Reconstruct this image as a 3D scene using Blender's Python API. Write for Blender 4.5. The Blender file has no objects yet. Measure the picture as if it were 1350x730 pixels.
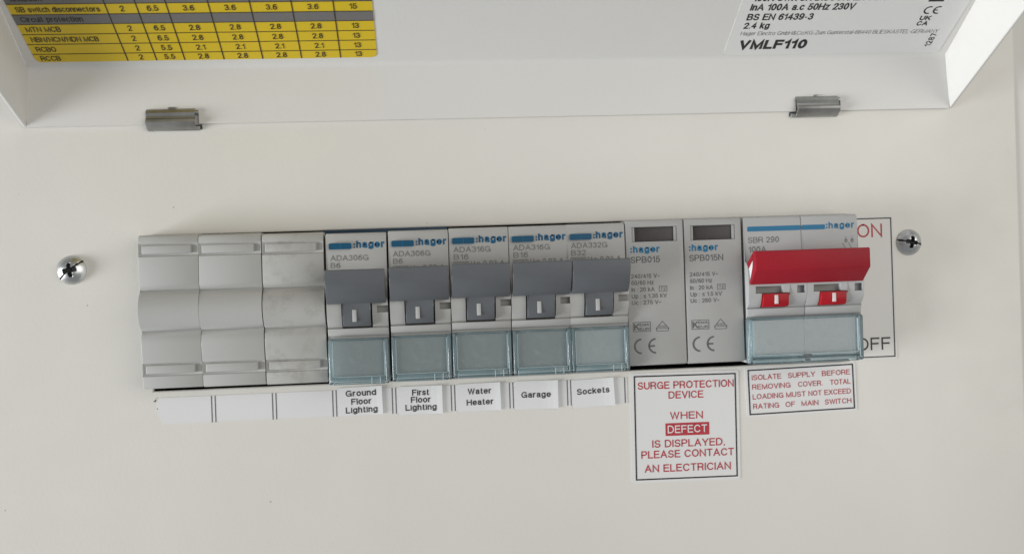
import bpy, bmesh, math, random
from mathutils import Vector, Matrix, Euler

random.seed(7)
S = 0.001                       # everything below is written in millimetres
scene = bpy.context.scene
COL = scene.collection

# ------------------------------------------------------------------ camera
cam_d = bpy.data.cameras.new("camera")
cam = bpy.data.objects.new("camera", cam_d)
COL.objects.link(cam)
cam.location = (63.868 * S, -289.429 * S, 33.481 * S)
cam.rotation_euler = (1.56348752, 0.03455712, -0.08655078)
cam_d.sensor_fit = 'HORIZONTAL'
cam_d.sensor_width = 36.0
cam_d.lens = 34.0
cam_d.clip_start = 0.01
cam_d.clip_end = 20.0
cam_d.dof.use_dof = True
cam_d.dof.focus_distance = 0.283
cam_d.dof.aperture_fstop = 13.0
scene.camera = cam

# ------------------------------------------------------------------ world and lamps (indoor, soft window light from the left)
world = bpy.data.worlds.new("World")
scene.world = world
world.use_nodes = True
bg = world.node_tree.nodes["Background"]
bg.inputs[0].default_value = (0.96, 0.985, 1.0, 1)
bg.inputs[1].default_value = 0.235


def area(name, loc, target, sx, sy, power, color):
    l = bpy.data.lights.new(name, 'AREA')
    l.shape = 'RECTANGLE'
    l.size = sx
    l.size_y = sy
    l.energy = power
    l.color = color
    o = bpy.data.objects.new(name, l)
    COL.objects.link(o)
    o.location = loc
    o.rotation_euler = (Vector(target) - Vector(loc)).to_track_quat('-Z', 'Y').to_euler()
    return o


CENTRE = (0.09, 0.0, 0.03)
area("window_light", (-1.68, -0.46, -0.34), CENTRE, 0.6, 0.8, 34.0, (0.96, 0.985, 1.0))
area("room_light", (0.98, -0.98, 0.22), (0.10, 0.0, 0.06), 1.2, 1.1, 7.2, (1.0, 0.965, 0.90))

scene.view_settings.view_transform = 'Standard'
scene.view_settings.look = 'None'
scene.view_settings.exposure = 0.22
scene.view_settings.gamma = 1.0
scene.view_settings.use_curve_mapping = False
scene.render.engine = 'CYCLES'
scene.cycles.max_bounces = 10
scene.cycles.transparent_max_bounces = 16


# ------------------------------------------------------------------ materials
def mat(name, color, rough=0.45, metal=0.0, bump=0.0, bscale=900.0, var=0.0, vscale=60.0,
        spec=0.5, specks=0.0, dirt=0.0, rvar=0.0, coat=0.0):
    m = bpy.data.materials.new(name)
    m.use_nodes = True
    nt = m.node_tree
    p = nt.nodes["Principled BSDF"]
    p.inputs["Base Color"].default_value = (*color, 1)
    p.inputs["Roughness"].default_value = rough
    p.inputs["Metallic"].default_value = metal
    p.inputs["Specular IOR Level"].default_value = spec
    p.inputs["Coat Weight"].default_value = coat
    tc = nt.nodes.new("ShaderNodeTexCoord")
    out = None
    if var or specks or dirt:
        rgb = nt.nodes.new("ShaderNodeRGB")
        rgb.outputs[0].default_value = (*color, 1)
        out = rgb.outputs[0]
    if var:
        n = nt.nodes.new("ShaderNodeTexNoise")
        n.inputs["Scale"].default_value = vscale
        n.inputs["Detail"].default_value = 6
        nt.links.new(tc.outputs["Object"], n.inputs["Vector"])
        mr = nt.nodes.new("ShaderNodeMapRange")
        mr.inputs["From Min"].default_value = 0.3
        mr.inputs["From Max"].default_value = 0.7
        mr.inputs["To Min"].default_value = 1 - var
        mr.inputs["To Max"].default_value = 1 + var * 0.5
        nt.links.new(n.outputs["Fac"], mr.inputs["Value"])
        mx = nt.nodes.new("ShaderNodeVectorMath")
        mx.operation = 'SCALE'
        nt.links.new(out, mx.inputs[0])
        nt.links.new(mr.outputs[0], mx.inputs["Scale"])
        out = mx.outputs[0]
    if dirt:
        n = nt.nodes.new("ShaderNodeTexNoise")
        n.inputs["Scale"].default_value = 140
        n.inputs["Detail"].default_value = 9
        n.inputs["Roughness"].default_value = 0.7
        nt.links.new(tc.outputs["Object"], n.inputs["Vector"])
        mr = nt.nodes.new("ShaderNodeMapRange")
        mr.inputs["From Min"].default_value = 0.52
        mr.inputs["From Max"].default_value = 0.72
        mr.inputs["To Max"].default_value = dirt
        nt.links.new(n.outputs["Fac"], mr.inputs["Value"])
        mx = nt.nodes.new("ShaderNodeMix")
        mx.data_type = 'RGBA'
        nt.links.new(mr.outputs[0], mx.inputs[0])
        nt.links.new(out, mx.inputs[6])
        mx.inputs[7].default_value = (0.16, 0.145, 0.12, 1)
        out = mx.outputs[2]
    if specks:
        v = nt.nodes.new("ShaderNodeTexVoronoi")
        v.inputs["Scale"].default_value = 120
        v.inputs["Randomness"].default_value = 1.0
        nz = nt.nodes.new("ShaderNodeTexNoise")
        nz.inputs["Scale"].default_value = 900
        add = nt.nodes.new("ShaderNodeVectorMath")
        add.operation = 'MULTIPLY_ADD'
        add.inputs[1].default_value = (0.0016,) * 3
        nt.links.new(tc.outputs["Object"], nz.inputs["Vector"])
        nt.links.new(nz.outputs["Color"], add.inputs[0])
        nt.links.new(tc.outputs["Object"], add.inputs[2])
        nt.links.new(add.outputs[0], v.inputs["Vector"])
        wn = nt.nodes.new("ShaderNodeSeparateColor")
        nt.links.new(v.outputs["Color"], wn.inputs[0])
        thr = nt.nodes.new("ShaderNodeMapRange")     # few cells carry a speck, of differing size
        thr.inputs["From Min"].default_value = 0.55
        thr.inputs["From Max"].default_value = 1.0
        thr.inputs["To Min"].default_value = 0.0
        thr.inputs["To Max"].default_value = 0.032
        nt.links.new(wn.outputs[0], thr.inputs["Value"])
        lt = nt.nodes.new("ShaderNodeMath")
        lt.operation = 'LESS_THAN'
        nt.links.new(v.outputs["Distance"], lt.inputs[0])
        nt.links.new(thr.outputs[0], lt.inputs[1])
        ml = nt.nodes.new("ShaderNodeMath")
        ml.operation = 'MULTIPLY'
        ml.inputs[1].default_value = specks
        nt.links.new(lt.outputs[0], ml.inputs[0])
        mx = nt.nodes.new("ShaderNodeMix")
        mx.data_type = 'RGBA'
        nt.links.new(ml.outputs[0], mx.inputs[0])
        nt.links.new(out, mx.inputs[6])
        mx.inputs[7].default_value = (0.20, 0.18, 0.15, 1)
        out = mx.outputs[2]
    if out is not None:
        nt.links.new(out, p.inputs["Base Color"])
    if rvar:
        n = nt.nodes.new("ShaderNodeTexNoise")
        n.inputs["Scale"].default_value = 90
        n.inputs["Detail"].default_value = 8
        nt.links.new(tc.outputs["Object"], n.inputs["Vector"])
        mr = nt.nodes.new("ShaderNodeMapRange")
        mr.inputs["From Min"].default_value = 0.3
        mr.inputs["From Max"].default_value = 0.7
        mr.inputs["To Min"].default_value = rough - rvar
        mr.inputs["To Max"].default_value = rough + rvar
        nt.links.new(n.outputs["Fac"], mr.inputs["Value"])
        nt.links.new(mr.outputs[0], p.inputs["Roughness"])
    if bump:
        n = nt.nodes.new("ShaderNodeTexNoise")
        n.inputs["Scale"].default_value = bscale
        n.inputs["Detail"].default_value = 3
        nt.links.new(tc.outputs["Object"], n.inputs["Vector"])
        b = nt.nodes.new("ShaderNodeBump")
        b.inputs["Strength"].default_value = bump
        b.inputs["Distance"].default_value = 0.0002
        nt.links.new(n.outputs["Fac"], b.inputs["Height"])
        nt.links.new(b.outputs[0], p.inputs["Normal"])
    return m


def clear(name, tint, gloss_rough=0.06, haze=0.06, haze_col=(0.6, 0.68, 0.68)):
    m = bpy.data.materials.new(name)
    m.use_nodes = True
    nt = m.node_tree
    nt.nodes.remove(nt.nodes["Principled BSDF"])
    o = nt.nodes["Material Output"]
    t = nt.nodes.new("ShaderNodeBsdfTransparent")
    t.inputs[0].default_value = (*tint, 1)
    g = nt.nodes.new("ShaderNodeBsdfGlossy")
    g.inputs["Roughness"].default_value = gloss_rough
    d = nt.nodes.new("ShaderNodeBsdfDiffuse")
    d.inputs[0].default_value = (*haze_col, 1)
    fr = nt.nodes.new("ShaderNodeFresnel")
    fr.inputs[0].default_value = 1.49
    tc = nt.nodes.new("ShaderNodeTexCoord")
    # dust: pale specks with a shape of their own
    n = nt.nodes.new("ShaderNodeTexNoise")
    n.inputs["Scale"].default_value = 1100
    n.inputs["Detail"].default_value = 5
    nt.links.new(tc.outputs["Object"], n.inputs["Vector"])
    n2 = nt.nodes.new("ShaderNodeTexNoise")
    n2.inputs["Scale"].default_value = 420
    n2.inputs["Detail"].default_value = 4
    nt.links.new(tc.outputs["Object"], n2.inputs["Vector"])
    mu = nt.nodes.new("ShaderNodeMath")
    mu.operation = 'MULTIPLY'
    nt.links.new(n.outputs["Fac"], mu.inputs[0])
    nt.links.new(n2.outputs["Fac"], mu.inputs[1])
    mr = nt.nodes.new("ShaderNodeMapRange")
    mr.inputs["From Min"].default_value = 0.27
    mr.inputs["From Max"].default_value = 0.42
    mr.inputs["To Min"].default_value = haze
    mr.inputs["To Max"].default_value = haze + 0.06
    nt.links.new(mu.outputs[0], mr.inputs["Value"])
    m1 = nt.nodes.new("ShaderNodeMixShader")
    m2 = nt.nodes.new("ShaderNodeMixShader")
    nt.links.new(mr.outputs[0], m1.inputs[0])
    nt.links.new(t.outputs[0], m1.inputs[1])
    nt.links.new(d.outputs[0], m1.inputs[2])
    nt.links.new(fr.outputs[0], m2.inputs[0])
    nt.links.new(m1.outputs[0], m2.inputs[1])
    nt.links.new(g.outputs[0], m2.inputs[2])
    nt.links.new(m2.outputs[0], o.inputs[0])
    return m


M_PANEL = mat("panel_powder_coat", (0.735, 0.714, 0.664), 0.40, rvar=0.08, bump=0.16, bscale=900, var=0.02, vscale=25, specks=0.75)
M_LID = mat("lid_powder_coat", (0.71, 0.698, 0.672), 0.42, bump=0.14, bscale=900, var=0.015, vscale=25, specks=0.5)
M_BACK = mat("back_box_paint", (0.68, 0.67, 0.62), 0.5, bump=0.1, bscale=900)
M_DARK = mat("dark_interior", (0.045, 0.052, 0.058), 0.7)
M_NAVY = mat("navy_busbar_plastic", (0.014, 0.045, 0.085), 0.5)
M_BLANK = mat("blank_plastic", (0.445, 0.446, 0.43), 0.5, bump=0.10, bscale=2500, var=0.015, vscale=120, spec=0.35)
M_BLANKD = mat("blank_plastic_dusty", (0.43, 0.426, 0.405), 0.55, bump=0.16, bscale=2500, var=0.05, vscale=120, dirt=0.42, spec=0.35)
M_BODY = mat("device_plastic", (0.425, 0.42, 0.405), 0.48, bump=0.10, bscale=3000, var=0.025, vscale=150, spec=0.4)
M_SPD = mat("surge_device_plastic", (0.405, 0.403, 0.394), 0.5, bump=0.10, bscale=3000, var=0.02, vscale=150, spec=0.4)
M_MAIN = mat("main_switch_plastic", (0.445, 0.45, 0.45), 0.45, bump=0.08, bscale=3000, var=0.02, vscale=150, spec=0.4)
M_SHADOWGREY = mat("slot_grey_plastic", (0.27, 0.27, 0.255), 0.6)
M_NOTCH = mat("blank_notch_plastic", (0.30, 0.30, 0.285), 0.55)
M_HOOD = mat("toggle_grey_plastic", (0.112, 0.119, 0.129), 0.44, bump=0.12, bscale=2200, var=0.05, vscale=200, spec=0.45, rvar=0.06)
M_RED = mat("red_handle_plastic", (0.325, 0.013, 0.024), 0.48, spec=0.22, bump=0.08, bscale=2200, var=0.04, vscale=140, rvar=0.05)
M_REDTAB = mat("red_tab_plastic", (0.40, 0.010, 0.018), 0.4, spec=0.25, var=0.04, vscale=140)
M_WHITEPL = mat("white_plastic", (0.78, 0.78, 0.77), 0.4)
M_BLUE = mat("blue_marker_plastic", (0.005, 0.080, 0.160), 0.35, var=0.06, vscale=300)
M_BLUEPR = mat("blue_print", (0.003, 0.155, 0.31), 0.5)
M_BLUEDK = mat("dark_blue_print", (0.004, 0.098, 0.205), 0.5)
M_GREYPR = mat("grey_print", (0.11, 0.11, 0.11), 0.6)
M_GREYPRL = mat("pale_grey_print", (0.18, 0.18, 0.178), 0.6)
M_MARK = mat("mark_print", (0.46, 0.46, 0.45), 0.55)
M_MARKL = mat("pale_mark_print", (0.72, 0.70, 0.69), 0.5)
M_PAPER = mat("white_paper", (0.74, 0.74, 0.745), 0.55, bump=0.05, bscale=2500, var=0.015, vscale=80)
M_STRIP = mat("strip_paper", (0.735, 0.735, 0.735), 0.5, bump=0.05, bscale=2500, var=0.015, vscale=80)
M_STICK = mat("sticker_vinyl", (0.74, 0.735, 0.73), 0.35, bump=0.03, bscale=2500, var=0.01, vscale=50)
M_RATING = mat("silver_rating_label", (0.74, 0.735, 0.72), 0.42, bump=0.05, bscale=2500, var=0.02, vscale=60)
M_STICKC = mat("cream_sticker_vinyl", (0.70, 0.69, 0.655), 0.4, bump=0.03, bscale=2500, var=0.01, vscale=50)
M_BLACK = mat("black_print", (0.018, 0.018, 0.020), 0.55)
M_LINE = mat("divider_print", (0.13, 0.13, 0.13), 0.6)
M_REDPR = mat("red_print", (0.45, 0.030, 0.045), 0.5)
M_REDONPR = mat("red_on_print", (0.44, 0.040, 0.050), 0.5)
M_YELLOW = mat("yellow_label", (0.70, 0.50, 0.014), 0.42, var=0.03, vscale=60)
M_TABGREY = mat("grey_table_row", (0.17, 0.165, 0.16), 0.45, var=0.03, vscale=60)
M_BROWNPR = mat("dark_table_print", (0.035, 0.028, 0.015), 0.5)
M_STEEL = mat("screw_zinc", (0.60, 0.61, 0.61), 0.33, metal=1.0, var=0.05, vscale=250)
M_RECESS = mat("painted_recess_shade", (0.035, 0.035, 0.037), 0.6, var=0.3, vscale=700, spec=0.3)  # near-black colour puts the shade of the screw recess into the material
M_CLIP = mat("spring_steel", (0.40, 0.40, 0.39), 0.42, metal=1.0, var=0.18, vscale=260, bump=0.1, bscale=1500, rvar=0.10)
M_WINDOW = mat("status_window", (0.050, 0.043, 0.043), 0.5, var=0.08, vscale=300)
M_CLEAR = clear("clear_cover", (0.985, 0.994, 0.994), haze=0.15, haze_col=(0.66, 0.80, 0.83))
M_CLEARM = clear("clear_cover_wide", (0.985, 0.994, 0.997), haze=0.18, haze_col=(0.66, 0.80, 0.85))
M_EDGE = clear("cover_edge_glint", (0.92, 0.97, 0.98), gloss_rough=0.25, haze=0.5, haze_col=(0.72, 0.88, 0.93))  # whitish haze paints the bright highlight along the cover rims; ribs share it
M_RIM = clear("clear_cover_edge", (0.90, 0.965, 0.98), gloss_rough=0.16, haze=0.15, haze_col=(0.55, 0.77, 0.84))


# ------------------------------------------------------------------ helpers
def P(x, o, z):
    """x to the right, o outwards from the panel face, z up; millimetres"""
    return (x * S, -o * S, z * S)


def empty(name, x=0, o=0, z=0):
    e = bpy.data.objects.new(name, None)
    e.empty_display_size = 0.01
    COL.objects.link(e)
    e.location = P(x, o, z)
    return e


def link(name, me, m, parent=None):
    ob = bpy.data.objects.new(name, me)
    COL.objects.link(ob)
    if m is not None:
        me.materials.clear()
        me.materials.append(m)
    if parent is not None:
        ob.parent = parent
    return ob


def tag(o, label, cat, group=None):
    o["label"] = label
    o["category"] = cat
    if group:
        o["group"] = group
    return o


def smooth(me, ang=40):
    for p in me.polygons:
        p.use_smooth = True
    me.set_sharp_from_angle(angle=math.radians(ang))


def bm_obj(name, bm, m, parent=None, sm=None):
    me = bpy.data.meshes.new(name)
    bmesh.ops.recalc_face_normals(bm, faces=bm.faces)
    bm.to_mesh(me)
    bm.free()
    if sm:
        smooth(me, sm)
    return link(name, me, m, parent)


def add_box(bm, x0, x1, o0, o1, z0, z1, bev=0.0, seg=2):
    vs = [bm.verts.new(P(x, o, z)) for x in (x0, x1) for o in (o0, o1) for z in (z0, z1)]
    idx = [(0, 1, 3, 2), (4, 6, 7, 5), (0, 4, 5, 1), (2, 3, 7, 6), (0, 2, 6, 4), (1, 5, 7, 3)]
    fs = [bm.faces.new([vs[i] for i in f]) for f in idx]
    if bev:
        es = {e for f in fs for e in f.edges}
        bmesh.ops.bevel(bm, geom=list(es), offset=bev * S, segments=seg, affect='EDGES', profile=0.5)


def box(name, x0, x1, o0, o1, z0, z1, m, parent, bev=0.0):
    bm = bmesh.new()
    add_box(bm, x0, x1, o0, o1, z0, z1, bev)
    return bm_obj(name, bm, m, parent, 50 if bev else None)


def add_profile(bm, poly, x0, x1, bev=0.0):
    """extrude a closed (o, z) outline along x, its two end rims rounded"""
    a = [bm.verts.new(P(x0, o, z)) for o, z in poly]
    b = [bm.verts.new(P(x1, o, z)) for o, z in poly]
    n = len(poly)
    fa = bm.faces.new(a)
    fb = bm.faces.new(list(reversed(b)))
    for i in range(n):
        bm.faces.new((a[i], b[i], b[(i + 1) % n], a[(i + 1) % n]))
    if bev:
        es = list(fa.edges) + list(fb.edges)
        bmesh.ops.bevel(bm, geom=es, offset=bev * S, segments=2, affect='EDGES', profile=0.5)


def profile(name, poly, x0, x1, m, parent, bev=0.0, ang=35):
    bm = bmesh.new()
    add_profile(bm, poly, x0, x1, bev)
    return bm_obj(name, bm, m, parent, ang)


def cut(ob, boxes):
    for b in boxes:
        cut_one(ob, b)


def cut_one(ob, b):
    """cut a rectangular pocket (x0,x1,o0,o1,z0,z1) out of a mesh"""
    bm = bmesh.new()
    add_box(bm, *b)
    me = bpy.data.meshes.new("cutter")
    bmesh.ops.recalc_face_normals(bm, faces=bm.faces)
    bm.to_mesh(me)
    bm.free()
    c = bpy.data.objects.new("cutter", me)
    COL.objects.link(c)
    c.matrix_world = ob.matrix_world
    par = ob.parent
    ob.parent = None
    md = ob.modifiers.new("cut", 'BOOLEAN')
    md.object = c
    md.operation = 'DIFFERENCE'
    md.solver = 'EXACT'
    bpy.context.view_layer.update()
    dg = bpy.context.evaluated_depsgraph_get()
    nm = bpy.data.meshes.new_from_object(ob.evaluated_get(dg))
    ob.modifiers.clear()
    old = ob.data
    nm.name = old.name
    ob.data = nm
    bpy.data.meshes.remove(old)
    bpy.data.objects.remove(c)
    bpy.data.meshes.remove(me)
    smooth(nm, 30)
    ob.parent = par


# ---- flat print: text, strokes and shapes on a plane (u right, v up), laid a hair above its surface
def _a(cx, cy, rx, ry, a0, a1, n=None):
    n = n or max(3, int(abs(a1 - a0) / 15))
    return [(cx + rx * math.cos(math.radians(a0 + (a1 - a0) * i / n)), cy + ry * math.sin(math.radians(a0 + (a1 - a0) * i / n))) for i in range(n + 1)]


def _ell(cx, cy, rx, ry):
    return _a(cx, cy, rx, ry, 90, 450, 24)


_S = _a(.31, .745, .27, .255, 18, 270) + _a(.31, .25, .30, .25, 86, -165)
_arch = lambda x: [(x, .42)] + _a(x + .21, .49, .21, .25, 180, 0) + [(x + .42, 0)]
# plain grotesque letters as pen strokes: (advance width, strokes); capitals are 1 high
FONT = {
    ' ': (.16, []),
    'A': (.72, [[(0, 0), (.36, 1), (.72, 0)], [(.13, .33), (.59, .33)]]),
    'B': (.63, [[(0, .53), (0, 0), (.36, 0)] + _a(.36, .265, .27, .265, -90, 90) + [(0, .53)], [(0, .53), (0, 1), (.34, 1)] + _a(.34, .765, .235, .235, 90, -90)]),
    'C': (.70, [_a(.37, .5, .37, .5, 38, 322)]),
    'D': (.68, [[(0, .5), (0, 1), (.28, 1)] + _a(.28, .5, .40, .5, 90, -90) + [(0, 0), (0, .5)]]),
    'E': (.57, [[(.56, 1), (0, 1), (0, 0), (.58, 0)], [(0, .53), (.52, .53)]]),
    'F': (.54, [[(.54, 1), (0, 1), (0, 0)], [(0, .52), (.48, .52)]]),
    'G': (.74, [_a(.37, .5, .37, .5, 40, 318), [(.72, 0), (.72, .46), (.42, .46)]]),
    'H': (.66, [[(0, 0), (0, 1)], [(.66, 0), (.66, 1)], [(0, .53), (.66, .53)]]),
    'I': (.0, [[(0, 0), (0, 1)]]),
    'J': (.46, [[(.46, 1), (.46, .27)] + _a(.23, .25, .23, .25, 0, -180)]),
    'K': (.66, [[(0, 0), (0, 1)], [(.64, 1), (.03, .38)], [(.24, .60), (.67, 0)]]),
    'L': (.50, [[(0, 1), (0, 0), (.51, 0)]]),
    'M': (.80, [[(0, 0), (0, 1), (.40, .02), (.80, 1), (.80, 0)]]),
    'N': (.66, [[(0, 0), (0, 1), (.66, 0), (.66, 1)]]),
    'O': (.76, [_ell(.38, .5, .38, .5)]),
    'P': (.60, [[(0, 0), (0, 1), (.34, 1)] + _a(.34, .73, .27, .27, 90, -90) + [(0, .46)]]),
    'Q': (.76, [_ell(.38, .5, .38, .5), [(.45, .25), (.74, -.04)]]),
    'R': (.64, [[(0, 0), (0, 1), (.36, 1)] + _a(.36, .74, .26, .26, 90, -90) + [(0, .48)], [(.36, .48), (.56, .36), (.60, 0)]]),
    'S': (.61, [_S]),
    'T': (.60, [[(0, 1), (.60, 1)], [(.30, 1), (.30, 0)]]),
    'U': (.64, [[(0, 1), (0, .32)] + _a(.32, .32, .32, .32, 180, 360) + [(.64, 1)]]),
    'V': (.66, [[(0, 1), (.33, 0), (.66, 1)]]),
    'W': (.94, [[(0, 1), (.235, 0), (.47, 1), (.705, 0), (.94, 1)]]),
    'X': (.64, [[(0, 1), (.64, 0)], [(0, 0), (.64, 1)]]),
    'Y': (.66, [[(0, 1), (.33, .42), (.66, 1)], [(.33, .42), (.33, 0)]]),
    'Z': (.58, [[(.02, 1), (.57, 1), (0, 0), (.58, 0)]]),
    '0': (.50, [_ell(.25, .5, .25, .5)]),
    '1': (.26, [[(0, .76), (.14, .80), (.25, 1), (.25, 0)]]),
    '2': (.50, [_a(.25, .73, .24, .27, 172, -35) + [(.02, .02), (.02, 0), (.51, 0)]]),
    '3': (.50, [_a(.24, .755, .22, .245, 165, -90), _a(.24, .26, .255, .26, 90, -165)]),
    '4': (.54, [[(.40, 0), (.40, 1), (0, .30), (.54, .30)]]),
    '5': (.50, [[(.46, 1), (.10, 1), (.04, .50)] + _a(.24, .32, .26, .32, 135, -160)]),
    '6': (.50, [_ell(.255, .31, .245, .31), _a(.29, .5, .28, .5, 48, 185)]),
    '7': (.50, [[(0, 1), (.50, 1), (.17, 0)]]),
    '8': (.50, [_ell(.25, .76, .21, .24), _ell(.25, .26, .25, .26)]),
    '9': (.50, [_ell(.245, .69, .245, .31), _a(.21, .5, .28, .5, -132, 5)]),
    'a': (.46, [_a(.22, .54, .20, .20, 155, 0) + [(.42, .10), (.47, 0)], _ell(.21, .21, .20, .21)]),
    'b': (.48, [[(0, 0), (0, 1)], _ell(.24, .37, .24, .37)]),
    'c': (.46, [_a(.25, .37, .25, .37, 40, 320)]),
    'd': (.48, [[(.48, 0), (.48, 1)], _ell(.24, .37, .24, .37)]),
    'e': (.50, [[(0, .38), (.50, .38)] + _a(.25, .37, .25, .37, 3, 318)]),
    'f': (.24, [[(.09, 0), (.09, .82)] + _a(.25, .82, .16, .16, 180, 95), [(0, .72), (.25, .72)]]),
    'g': (.48, [_ell(.24, .39, .24, .35), [(.48, .74), (.48, -.08)] + _a(.24, -.08, .24, .17, 0, -160)]),
    'h': (.42, [[(0, 0), (0, 1)], _arch(0)]),
    'i': (.0, [[(0, 0), (0, .74)], [(0, .88), (0, 1)]]),
    'k': (.44, [[(0, 0), (0, 1)], [(.40, .74), (.02, .30)], [(.15, .44), (.44, 0)]]),
    'l': (.0, [[(0, 0), (0, 1)]]),
    'm': (.70, [[(0, 0), (0, .74)], [(0, .45)] + _a(.175, .52, .175, .22, 180, 0) + [(.35, 0)], [(.35, .45)] + _a(.525, .52, .175, .22, 180, 0) + [(.70, 0)]]),
    'n': (.42, [[(0, 0), (0, .74)], _arch(0)]),
    'o': (.50, [_ell(.25, .37, .25, .37)]),
    'p': (.48, [[(0, -.28), (0, .74)], _ell(.24, .37, .24, .37)]),
    'r': (.25, [[(0, 0), (0, .74)], [(0, .42)] + _a(.24, .46, .24, .27, 180, 90)]),
    's': (.42, [[(x * .70, y * .74) for x, y in _S]]),
    't': (.25, [[(.09, .94), (.09, .13)] + _a(.22, .13, .13, .13, 180, 280), [(0, .72), (.25, .72)]]),
    'u': (.42, [[(.42, 0), (.42, .74)], [(0, .74), (0, .25)] + _a(.21, .25, .21, .25, 180, 360)]),
    'v': (.46, [[(0, .74), (.23, 0), (.46, .74)]]),
    'w': (.70, [[(0, .74), (.175, 0), (.35, .74), (.525, 0), (.70, .74)]]),
    'y': (.46, [[(0, .74), (.24, .02)], [(.46, .74), (.20, -.2), (.05, -.26)]]),
    'z': (.42, [[(.01, .74), (.41, .74), (0, 0), (.42, 0)]]),
    '.': (.06, [[(.03, -.06), (.03, .09)]]),
    ',': (.04, [[(.04, .08), (0, -.16)]]),
    ':': (.0, [[(0, -.05), (0, .08)], [(0, .60), (0, .73)]]),
    '-': (.26, [[(0, .36), (.26, .36)]]),
    '/': (.30, [[(0, -.02), (.30, 1.02)]]),
    '~': (.34, [[(0, .40), (.09, .48), (.25, .36), (.34, .44)]]),
    '&': (.66, [[(.66, 0), (.16, .70)] + _a(.29, .80, .15, .19, 205, -20) + [(.10, .38)] + _a(.27, .23, .26, .24, 140, 330) + [(.60, .42)]]),
    '\u2264': (.46, [[(.46, .82), (0, .52), (.46, .24)], [(0, .04), (.46, .04)]]),
    '\u0394': (.62, [[(.1, 0), (.31, 1), (.62, 0), (.0, 0)]]),
}


def ribbon(pts, w):
    """quads that follow a pen stroke of width w, mitred at its corners"""
    q = [Vector(pts[0])]
    for p in pts[1:]:
        if (Vector(p) - q[-1]).length > 1e-5:
            q.append(Vector(p))
    closed = len(q) > 3 and (q[0] - q[-1]).length < 1e-4
    if closed:
        q.pop()
    n = len(q)
    L, R = [], []
    for i in range(n):
        a = q[i - 1] if (i > 0 or closed) else None
        b = q[(i + 1) % n] if (i < n - 1 or closed) else None
        d0 = (q[i] - a).normalized() if a is not None else None
        d1 = (b - q[i]).normalized() if b is not None else None
        d0, d1 = d0 or d1, d1 or d0
        n0, n1 = Vector((-d0.y, d0.x)), Vector((-d1.y, d1.x))
        m = n0 + n1
        if m.length < 0.2:
            m = n0
        m.normalize()
        k = min(1 / max(m.dot(n0), 0.2), 2.3)
        L.append(q[i] + m * (w / 2 * k))
        R.append(q[i] - m * (w / 2 * k))
    return [(L[i], R[i], R[(i + 1) % n], L[(i + 1) % n]) for i in range(n if closed else n - 1)]


class Print:
    def __init__(self):
        self.v = []
        self.f = []
        self.lift = 0

    def poly(self, pts, lift=0):
        n = len(self.v)
        self.v += [(p[0], p[1], lift) for p in pts]
        self.f.append(tuple(range(n, n + len(pts))))

    def rect(self, u0, u1, v0, v1):
        self.poly([(u0, v0), (u1, v0), (u1, v1), (u0, v1)])

    def stroke(self, p, q, w):
        d = Vector(q) - Vector(p)
        n = Vector((-d.y, d.x)).normalized() * (w / 2)
        p, q = Vector(p), Vector(q)
        self.poly([p - n, q - n, q + n, p + n])

    def frame(self, u0, u1, v0, v1, w):
        self.rect(u0, u1, v0, v0 + w)
        self.rect(u0, u1, v1 - w, v1)
        self.rect(u0, u0 + w, v0 + w, v1 - w)
        self.rect(u1 - w, u1, v0 + w, v1 - w)

    def arc(self, cu, cv, r, w, a0, a1, n=18):
        for i in range(n):
            a, b = (math.radians(a0 + (a1 - a0) * (i + k) / n) for k in (0, 1))
            self.poly([(cu + rr * math.cos(t), cv + rr * math.sin(t))
                       for rr, t in ((r - w, a), (r, a), (r, b), (r - w, b))])

    def text(self, txt, u, v, cap, width=None, bold=0.0, align='L', rot=0.0):
        sw = (0.135 + bold * 2.2) * cap                  # pen width
        gap = 0.26 + bold * 2.0
        adv, x = [], 0.0
        for ch in txt:
            adv.append(x)
            x += FONT[ch][0] + gap
        tot = x - gap
        k = cap - sw                                     # the pen's centre line runs inside the cap height
        kx = (width - sw) / tot if width else k * 0.96
        w = tot * kx + sw
        off = {'L': 0, 'C': -w / 2, 'R': -w}[align] + sw / 2
        c, s = math.cos(rot), math.sin(rot)
        for ch, x0 in zip(txt, adv):
            for st in FONT[ch][1]:
                pts = [((x0 + p[0]) * kx + off, p[1] * k + sw / 2) for p in st]
                if len(pts) == 2 and (Vector(pts[0]) - Vector(pts[1])).length < 0.3 * cap:
                    d = (Vector(pts[1]) - Vector(pts[0])).normalized() * 0
                elif len(st) > 1 and st[0] != st[-1]:    # square stroke ends reach the full cap height
                    p0, p1, q1, q0 = (Vector(z) for z in (pts[0], pts[1], pts[-2], pts[-1]))
                    pts[0] = tuple(p0 + (p0 - p1).normalized() * sw * 0.45)
                    pts[-1] = tuple(q0 + (q0 - q1).normalized() * sw * 0.45)
                for quad in ribbon(pts, sw):
                    self.poly([(u + a * c - b * s, v + a * s + b * c) for a, b in quad], (self.lift % 3) * 0.008)
                self.lift += 1                            # crossing strokes never share a plane

    def build(self, name, m, parent, o=0.0, fn=None):
        fn = fn or (lambda u, v, h: P(u, o + h, v))
        me = bpy.data.meshes.new(name)
        me.from_pydata([fn(*p) for p in self.v], [], self.f)
        me.validate()
        me.update()
        return link(name, me, m, parent)


def rounded(u0, u1, v0, v1, r, n=5):
    pts = []
    for cu, cv, a in ((u1 - r, v1 - r, 0), (u0 + r, v1 - r, 90), (u0 + r, v0 + r, 180), (u1 - r, v0 + r, 270)):
        for i in range(n + 1):
            t = math.radians(a + 90 * i / n)
            pts.append((cu + r * math.cos(t), cv + r * math.sin(t)))
    return pts


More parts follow.
